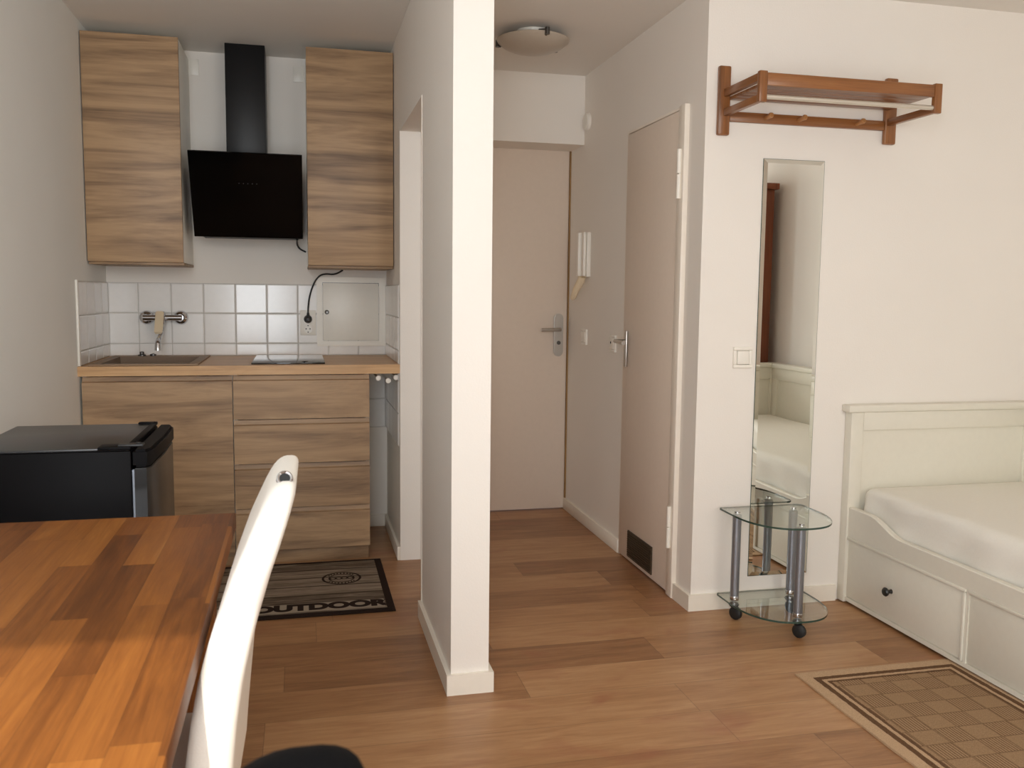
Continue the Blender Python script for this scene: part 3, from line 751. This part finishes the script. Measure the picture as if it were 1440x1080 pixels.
# ------------------------------------------------------------------ hall things
t = thing('intercom_phone', (XH, -.15, 1.43), 'slim white door intercom handset on the hall wall near the entry door', 'intercom')
part('base', t, 'plastic', bx((XH - .022, -.105, 1.315), (XH - .0003, -.200, 1.545), .004))
part('handset', t, 'plastic', bx((XH - .055, -.112, 1.318), (XH - .024, -.152, 1.545), .008))
part('front_rib', t, 'plastic', bx((XH - .040, -.160, 1.318), (XH - .024, -.196, 1.545), .006))
part('mouthpiece', t, 'lever', lambda bm: tube(bm, [(XH - .03, -.15, 1.316), (XH - .033, -.14, 1.295), (XH - .05, -.115, 1.25), (XH - .06, -.09, 1.205), (XH - .062, -.085, 1.195)], [.02, .021, .019, .015, .006], 14), label='beige lower end hanging at a slant')
def wswitch(name, label, y0, z0, w=.082, h=.082):
    t = thing(name, (XH, y0 - w / 2, z0), label, 'light switch', 'white light switches')
    q = .013
    part('frame', t, 'plastic', lambda bm: [box(bm, (XH - .011, y0 - a, z0 + b), (XH - .0003, y0 - c, z0 + d), .002) for a, b, c, d in ((0, 0, w, q), (0, h - q, w, h), (0, q, q, h - q), (w - q, q, w, h - q))])
    part('rocker', t, 'plastic', bx((XH - .0125, y0 - q - .0012, z0 + q + .0012), (XH - .0006, y0 - w + q + .0012, z0 + h - q - .0012), .0015))
    return t
wswitch('light_switch', 'white light switch on the hall wall below the intercom', -.09, .960)
t2 = wswitch('light_switch', 'white light switch with a dark dot beside the bathroom door handle', -.535, .950)
part('indicator', t2, 'darkhole', lambda bm: lathe(bm, [(0, 0), (.006, 0), (.006, .001), (0, .001)], (XH - .013, -.566, .995), (-1, 0, 0), 14))
t = thing('door_chime', (XH, -.12, 2.115), 'small round white cover high on the hall wall above the intercom', 'door chime')
part('cover', t, 'plastic', lambda bm: lathe(bm, [(.046, 0), (.046, .012), (.040, .02), (0, .022)], (XH - .0003, -.12, 2.115), (-1, 0, 0), 28))

LC = Vector((1.905, -.745, 0))
t = thing('ceiling_lamp', (LC.x, LC.y, ZC), 'round frosted glass ceiling lamp with metal clips in the hall', 'ceiling lamp')
part('base_plate', t, 'plastic', lambda bm: lathe(bm, [(0, 0), (.075, 0), (.07, .022), (0, .024)], (LC.x, LC.y, ZC - .0003), (0, 0, -1), 32))
part('glass_shade', t, 'lampglass', lambda bm: lathe(bm, [(.120, .030), (.152, .034), (.159, .037), (.154, .046), (.128, .066), (.092, .081), (.05, .090), (.0, .093)], (LC.x, LC.y, ZC), (0, 0, -1), 48))
for a, mt in ((math.radians(-83), 'darkmetal'), (math.radians(148), 'darkmetal'), (math.radians(37), 'darkmetal')):
    ca, sa = math.cos(a), math.sin(a)
    c = LC + Vector((ca * .163, sa * .163, ZC - .040))
    part('clip', t, mt, lambda bm: (tube(bm, [c + Vector((0, 0, .016)), c + Vector((0, 0, -.013))], [.010, .010], 14), tube(bm, [c + Vector((0, 0, .008)), c + Vector((-ca * .09, -sa * .09, .030))], .0045, 8), tube(bm, [c + Vector((ca * .004, sa * .004, -.006)), c + Vector((-ca * .014, -sa * .014, -.010))], .006, 8)))

t = thing('light_switch', (2.552, YM, .955), 'white light switch on the wall beside the tall mirror', 'light switch', 'white light switches')
part('frame', t, 'plastic', lambda bm: [box(bm, (a, YM - .0003, b), (c, YM - .012, d), .0025) for a, b, c, d in ((2.513, .949, 2.591, .962), (2.513, 1.017, 2.591, 1.030), (2.513, .962, 2.526, 1.017), (2.578, .962, 2.591, 1.017))])
part('rocker', t, 'plastic', bx((2.5275, YM - .0006, .9635), (2.5765, YM - .014, 1.0155), .0025))

# ------------------------------------------------------------------ mirror
MXa, MXb, MZa, MZb = 2.612, 2.868, .123, 1.741
t = thing('wall_mirror', (2.74, YM, MZa), 'tall narrow frameless mirror on the wall under the coat rack', 'mirror')
part('backing', t, 'glassedge', bx((MXa - .0012, YM - .0005, MZa - .0012), (MXb + .0012, YM - .0035, MZb + .0012)), 0)
def mirror(bm):
    y1, y2, b = YM - .0037, YM - .0057, .0155
    o = [(MXa, MZa), (MXb, MZa), (MXb, MZb), (MXa, MZb)]; i = [(MXa + b, MZa + b), (MXb - b, MZa + b), (MXb - b, MZb - b), (MXa + b, MZb - b)]
    O = [bm.verts.new((x, y1, z)) for x, z in o]; I = [bm.verts.new((x, y2, z)) for x, z in i]
    for k in range(4): bm.faces.new((O[k], O[(k + 1) % 4], I[(k + 1) % 4], I[k]))
    bm.faces.new(I)
part('mirror_glass', t, 'mirror', mirror, 0)

# ------------------------------------------------------------------ coat rack
t = thing('coat_rack', (2.79, YM, 1.816), 'varnished wooden wall coat rack with hat shelf above the mirror', 'coat rack')
RF = -1.806
for x0, x1 in ((2.411, 2.458), (3.112, 3.162)):
    part('upright', t, 'pinez', bx((x0, YM - .0005, 1.816), (x1, YM - .022, 2.066), .006))
for xa in (2.430, 3.118):
    part('side_arm', t, 'piney', bx((xa, YM - .0225, 1.955), (xa + .020, RF + .020, 1.982), .002))
    part('side_arm', t, 'piney', bx((xa, YM - .0225, 1.885), (xa + .020, RF + .020, 1.910), .002))
for xa in (2.426, 3.114):
    part('front_post', t, 'pinez', bx((xa, RF + .0195, 1.882), (xa + .030, RF, 1.986), .003))
part('front_rail', t, 'pine', bx((2.4565, RF + .018, 1.938), (3.1135, RF + .002, 1.981), .003))
for k in range(5):
    y = RF + .030 + k * .048
    part('shelf_slat', t, 'pine', bx((2.4505, y, 1.942), (3.1175, y + .047, 1.954), .002))
part('hook_rail', t, 'pine', bx((2.459, YM - .0005, 1.868), (3.111, YM - .018, 1.904), .003))
part('hanging_rod', t, 'rod', lambda bm: tube(bm, [(2.452, RF + .012, 1.902), (3.118, RF + .012, 1.902)], .0085, 16), label='silver metal hanging rod')
for x in (2.604, 2.743, 2.99):
    part('hook', t, 'peg', lambda bm: tube(bm, [(x, YM - .0175, 1.886), (x, YM - .045, 1.888), (x, YM - .058, 1.890), (x, YM - .064, 1.891)], [.008, .008, .0105, .008], 14))

# ------------------------------------------------------------------ glass side table
def table_outline(grow=0.0):
    x0, x1, yb, yf = 2.464 - grow, 2.812 + grow, -1.540, -1.888 - grow
    pts = []
    r = .03
    for k in range(7):   # back right corner
        a = 0 + PI / 2 * k / 6; pts.append((x1 - r + r * math.cos(a), yb - r + r * math.sin(a)))
    for k in range(7):
        a = PI / 2 + PI / 2 * k / 6; pts.append((x0 + r * .4 + r * .4 * math.cos(a), yb - r * .4 + r * .4 * math.sin(a)))
    ym = -1.655; cx = (x0 + x1) / 2; rx = (x1 - x0) / 2; ry = ym - yf
    for k in range(33):
        a = PI + PI * k / 32
        ca, sa = math.cos(a), math.sin(a); e = .86
        pts.append((cx + rx * math.copysign(abs(ca) ** e, ca), ym + ry * math.copysign(abs(sa) ** e, sa)))
    return pts
t = thing('side_table', (2.63, -1.70, 0), 'small glass side table on casters in front of the mirror', 'side table')
for nm, z in (('glass_top', .405), ('glass_shelf', .066)):
    def gl(bm):
        prism(bm, table_outline(), z, z + .008, 'z')
    g = part(nm, t, 'glass', gl, 0)
    def ge(bm):
        o = table_outline(.0006); lo = [bm.verts.new((x, y, z + .0005)) for x, y in o]; hi = [bm.verts.new((x, y, z + .0075)) for x, y in o]
        for k in range(len(o)): bm.faces.new((lo[k], lo[(k + 1) % len(o)], hi[(k + 1) % len(o)], hi[k]))
    part('glass_edge', g, 'glassedge', ge, 40, 'dark green polished edge')
LEG = [(2.495, -1.630), (2.742, -1.610), (2.634, -1.845)]
for x, y in LEG:
    lg = part('leg', t, 'greymetal', lambda bm: (tube(bm, [(x, y, .0745), (x, y, .4045)], .0165, 22)), 40)
    part('top_cap', lg, 'chrome', lambda bm: lathe(bm, [(0, 0), (.0105, 0), (.0105, .004), (0, .005)], (x, y, .4135), (0, 0, 1), 18))
    part('collar', lg, 'chrome', lambda bm: (lathe(bm, [(.0168, 0), (.0178, .003), (.0178, .012), (.0168, .015)], (x, y, .076), (0, 0, 1), 22)))
    cs = part('caster', t, 'rubber', lambda bm: (lathe(bm, [(0, -.011), (.018, -.011), (.025, -.006), (.025, .006), (.018, .011), (0, .011)], (x + .004, y - .008, .0255), (.85, .5, 0), 24)), 40)
    part('caster_housing', cs, 'black', lambda bm: (lathe(bm, [(0, .030), (.014, .030), (.020, .022), (.012, .012), (0, .008)][::-1], (x, y, .034), (0, 0, 1), 18)))

# ------------------------------------------------------------------ daybed
BX0, BX1, BYa, BYb = 3.012, 3.885, -1.5145, -3.60
XF = 3.020
t = thing('daybed', (3.45, -2.55, 0), 'white wooden daybed with drawers along the right wall', 'bed')
def endpanel(y0, y1, inner):
    s = 1 if y1 > y0 else -1
    def f(bm):
        box(bm, (BX0, y0, .005), (BX0 + .055, y1, .772), .003); box(bm, (BX1 - .055, y0, .005), (BX1, y1, .772), .003)
        box(bm, (BX0 + .055, y0, .70), (BX1 - .055, y1, .772), .002)
        box(bm, (BX0 + .055, y0, .06), (BX1 - .055, y1, .16), .002)
        ym = (y0 + y1) / 2
        box(bm, (BX0 + .055, ym - .008, .16), (BX1 - .055, ym + .008, .70))
    return f
for y0, y1 in ((BYa, BYa - .044), (BYb, BYb + .044)):
    e = part('end_panel', t, 'bed', endpanel(y0, y1, 0))
    part('top_rail', e, 'bed', lambda bm: box(bm, (BX0 - .018, y0 + (.0 if y0 > -2 else -.006), .7725), (BX1 + .012, y1 + (-.010 if y0 > -2 else .010), .802), .006))
def backp(bm):
    box(bm, (BX1 - .03, BYa - .0445, .06), (BX1 - .012, BYb + .0445, .70))
    for k in range(4):
        y = BYa - .0445 - k * (BYa - BYb - .089 - .06) / 3
        box(bm, (BX1 - .042, y, .06), (BX1 - .002, y - .06, .6998), .002)
    box(bm, (BX1 - .042, BYa - .0445, .70), (BX1 - .002, BYb + .0445, .772), .002)
bp_ = part('back_panel', t, 'bed', backp)
part('top_rail', bp_, 'bed', bx((BX1 - .055, BYa - .0545, .7725), (BX1 + .012, BYb + .0545, .802), .006))
def sidefront(bm):
    ya, yb = BYa - .0005, BYb + .0005
    def zt(y):
        d = min(ya - y, y - yb)
        if d < .165: return .393
        if d > .36: return .343
        s = (d - .165) / .195; return .393 - .05 * (s * s * (3 - 2 * s))
    n = 90
    ys = [ya + (yb - ya) * k / n for k in range(n + 1)]
    F = []; 
    for y in ys:
        z = zt(y); F.append([bm.verts.new((x, y, zz)) for x, zz in ((XF, .274), (XF, z - .004), (XF + .004, z), (XF + .022, z), (XF + .022, .274))])
    for a, b in zip(F, F[1:]):
        for k in range(5): bm.faces.new((a[k], a[(k + 1) % 5], b[(k + 1) % 5], b[k]))
    bm.faces.new(F[0]); bm.faces.new(F[-1][::-1])
    # frame around the drawers
    box(bm, (XF, ya, .012), (XF + .022, ya - .030, .2739)); box(bm, (XF, yb, .012), (XF + .022, yb + .030, .2739))
    box(bm, (XF - .0, ya - .03, .012), (XF + .022, yb + .03, .026))
    for k in (1, 2):
        y = ya - .03 - (ya - yb - .06) * k / 3
        box(bm, (XF + .002, y - .006, .026), (XF + .022, y + .006, .2739))
    # raised beads: under the top rail and down the uprights
part('side_panel', t, 'bed', sidefront, 30)
ya, yb = BYa - .0305, BYb + .0305; dl = (ya - yb) / 3
for k in range(3):
    y0, y1 = ya - k * dl - (.007 if k else .002), ya - (k + 1) * dl + (.007 if k < 2 else .002)
    d = part('drawer', t, 'bed', bx((XF + .006, y0, .028), (XF + .020, y1, .270), .002))
    part('bead', d, 'bed', lambda bm: (box(bm, (XF - .004, y0, .262), (XF + .006, y1, .2735), .003), box(bm, (XF - .004, y1, .028), (XF + .006, y1 + .012, .2615), .003)))
    ym = -1.832 if k == 0 else (y0 + y1) / 2
    part('knob', d, 'knobblack', lambda bm: lathe(bm, [(0, 0), (.009, 0), (.007, .008), (.007, .013), (.015, .02), (.017, .026), (.013, .031), (0, .033)], (XF + .006, ym, .138), (-1, 0, 0), 22), label='black round knob')
part('bottom_board', t, 'bed', bx((XF + .023, BYa - .045, .18), (BX1 - .031, BYb + .045, .20)), 0)

# mattress lying in the daybed
def mattress(bm):
    x0, x1, y0, y1, z0, z1 = 3.052, 3.850, -3.548, -1.566, .203, .476
    nx, ny = 40, 96; r = .045
    def surf(u, v, top=True):
        return (x0 + (x1 - x0) * u, y0 + (y1 - y0) * v)
    # rounded box by profile rings from bottom rim, up the side, over the top
    prof = [(0.012, z0), (0, z0 + .02)] + [(0, z0 + .02 + (z1 - r - z0 - .02) * k / 6) for k in range(1, 7)]
    prof += [(r - r * math.cos(PI / 2 * k / 5), z1 - r + r * math.sin(PI / 2 * k / 5)) for k in range(1, 6)]
    rings = []
    per = []
    N = 220; cr = .05
    def outline(ins):
        a0, a1, b0, b1 = x0 + ins, x1 - ins, y0 + ins, y1 - ins; c = max(cr - ins, .006)
        cs = [((a1 - c, b1 - c), 0), ((a0 + c, b1 - c), PI / 2), ((a0 + c, b0 + c), PI), ((a1 - c, b0 + c), 1.5 * PI)]
        P = []
        for i, ((cx_, cy_), s) in enumerate(cs):
            for k in range(7):
                a = s + PI / 2 * k / 6; P.append((cx_ + c * math.cos(a), cy_ + c * math.sin(a)))
            (nx_, ny_), s2 = cs[(i + 1) % 4]
            e0 = P[-1]; e1 = (nx_ + c * math.cos(s2), ny_ + c * math.sin(s2))
            m_ = 70 if i in (1, 3) else 28
            for k in range(1, m_): P.append((e0[0] + (e1[0] - e0[0]) * k / m_, e0[1] + (e1[1] - e0[1]) * k / m_))
        return P
    for ins, z in prof:
        R = []
        for (x, y) in outline(ins):
            s = max(0, min(1, (z - z0) / (z1 - z0)))
            w = mnoise.noise(Vector((x * 3, y * 5.5, z * 14 + y * 2.2))) * .015 + mnoise.noise(Vector((x * 8, y * 14 + z * 20, z * 24))) * .006
            w *= 1.0 if .1 < s < .92 else .35
            dx = 1 if x > (x0 + x1) / 2 else -1
            R.append(bm.verts.new((x - dx * .004 + dx * w * (1 if abs(x - (x0 + x1) / 2) > .3 else .2), y, z + w * .3)))
        rings.append(R)
    for A, C_ in zip(rings, rings[1:]):
        for k in range(len(A)): bm.faces.new((A[k], A[(k + 1) % len(A)], C_[(k + 1) % len(A)], C_[k]))
    # top: concentric inner rings
    prev = rings[-1]
    cx_, cy_ = (x0 + x1) / 2, (y0 + y1) / 2
    base = [v.co.copy() for v in prev]
    for s in (.93, .85, .7, .5, .25):
        R = []
        for p in base:
            x, y = cx_ + (p.x - cx_) * s, cy_ + (p.y - cy_) * s
            w = mnoise.noise(Vector((x * 2.2, y * 2.6, 3.3))) * .004 + mnoise.noise(Vector((x * 6, y * 9, 8.3))) * .0015
            R.append(bm.verts.new((x, y, z1 + w)))
        for k in range(len(R)): bm.faces.new((prev[k], prev[(k + 1) % len(R)], R[(k + 1) % len(R)], R[k]))
        prev = R
    c = bm.verts.new((cx_, cy_, z1))
    for k in range(len(prev)): bm.faces.new((prev[k], prev[(k + 1) % len(prev)], c))
    bm.faces.new(rings[0][::-1])
bm = B(); mattress(bm)
tag(obj('mattress', bm, 'sheet', None, 60, origin=(3.45, -2.55, .203)), 'mattress in a pale grey-white fitted sheet on the daybed', 'mattress')

# rug beside the bed
def rug(bm):
    W, L = .60, 1.25; nx, ny = 24, 50
    G = []
    for j in range(ny + 1):
        row = []
        for i in range(nx + 1):
            x, y = W * i / nx, L * j / ny
            z = .006 + max(0, mnoise.noise(Vector((x * 5, y * 5, 1.0)))) * .003
            wob = (mnoise.noise(Vector((0, y * 6, 4.0))) * .008) if i == 0 else 0
            row.append((x + wob, y, z))
        G.append(row)
    top = [[bm.verts.new(p) for p in r] for r in G]
    botm = [[bm.verts.new((p[0], p[1], .0006)) for p in r] for r in G]
    for j in range(ny):
        for i in range(nx):
            bm.faces.new((top[j][i], top[j][i + 1], top[j + 1][i + 1], top[j + 1][i]))
            bm.faces.new((botm[j][i], botm[j + 1][i], botm[j + 1][i + 1], botm[j][i + 1]))
    for j in range(ny):
        for i in (0, nx): bm.faces.new((top[j][i], top[j + 1][i], botm[j + 1][i], botm[j][i]))
    for i in range(nx):
        for j in (0, ny): bm.faces.new((top[j][i], top[j][i + 1], botm[j][i + 1], botm[j][i]))
    for v in bm.verts: v.co.y *= 1
bm = B(); rug(bm)
rg = obj('rug', bm, 'rug', None, 60); rg.location = (3.050, -2.140, 0); rg.rotation_euler = (0, 0, PI)
# keep the pattern origin at the far left corner: mirror x in mesh space
for v in rg.data.vertices: v.co.x = .60 - v.co.x
rg.data.flip_normals()
tag(rg, 'beige and brown woven rug with checked pattern beside the bed', 'rug')
rg.location.x = 3.050

# ------------------------------------------------------------------ wardrobe (seen in the mirror)
t = thing('wardrobe', (3.72, -3.82, 0), 'tall narrow reddish-brown wooden wardrobe, seen only as a reflection in the mirror', 'wardrobe')
part('body', t, 'wardrobe', bx((3.58, -3.66, .0), (3.870, -3.98, 1.905), .003))
part('cornice', t, 'wardrobe', bx((3.56, -3.64, 1.9055), (3.895, -4.0, 1.945), .006))
part('door', t, 'wardrobe', bx((3.562, -3.665, .06), (3.579, -3.975, 1.88), .003))

# ------------------------------------------------------------------ light
def area(name, w, energy, col, y):
    x0, x1, z0, z1 = w
    L = bpy.data.lights.new(name, 'AREA'); L.shape = 'RECTANGLE'; L.size = x1 - x0 - .1; L.size_y = z1 - z0 - .1
    L.energy = energy; L.color = col
    o = bpy.data.objects.new(name, L); COL.objects.link(o); o.location = ((x0 + x1) / 2, y, (z0 + z1) / 2)
    o.rotation_euler = (PI / 2, 0, 0)      # -Z of the lamp turned to +Y, into the room
    return o
area('daylight_balcony_door', W1, 73, (.93, .96, 1), YW - .12)
area('daylight_window', W2, 39, (1, .935, .85), YW - .12)
S = bpy.data.lights.new('sun', 'SUN'); S.energy = 4.2; S.angle = math.radians(.7); S.color = (1, .93, .82)
so = bpy.data.objects.new('sun', S); COL.objects.link(so)
el, az = math.radians(40.5), math.radians(4)      # sun low behind the viewer
d = Vector((math.sin(az) * math.cos(el), math.cos(az) * math.cos(el), -math.sin(el)))
so.rotation_euler = d.to_track_quat('-Z', 'Y').to_euler()
w = bpy.data.worlds.new('world'); sc.world = w; w.use_nodes = True
bg = w.node_tree.nodes['Background']; bg.inputs[0].default_value = (.78, .86, 1, 1); bg.inputs[1].default_value = .6

sc.view_settings.view_transform = 'Standard'; sc.view_settings.look = 'None'; sc.view_settings.gamma = 1
sc.view_settings.use_curve_mapping = False
sc.view_settings.exposure = 0.0
sc.cycles.max_bounces = 14; sc.cycles.diffuse_bounces = 8; sc.cycles.glossy_bounces = 6; sc.cycles.transparent_max_bounces = 24
sc.cycles.sample_clamp_indirect = 6.0
sc.cycles.use_denoising = True
sc.cycles.caustics_reflective = False; sc.cycles.caustics_refractive = False
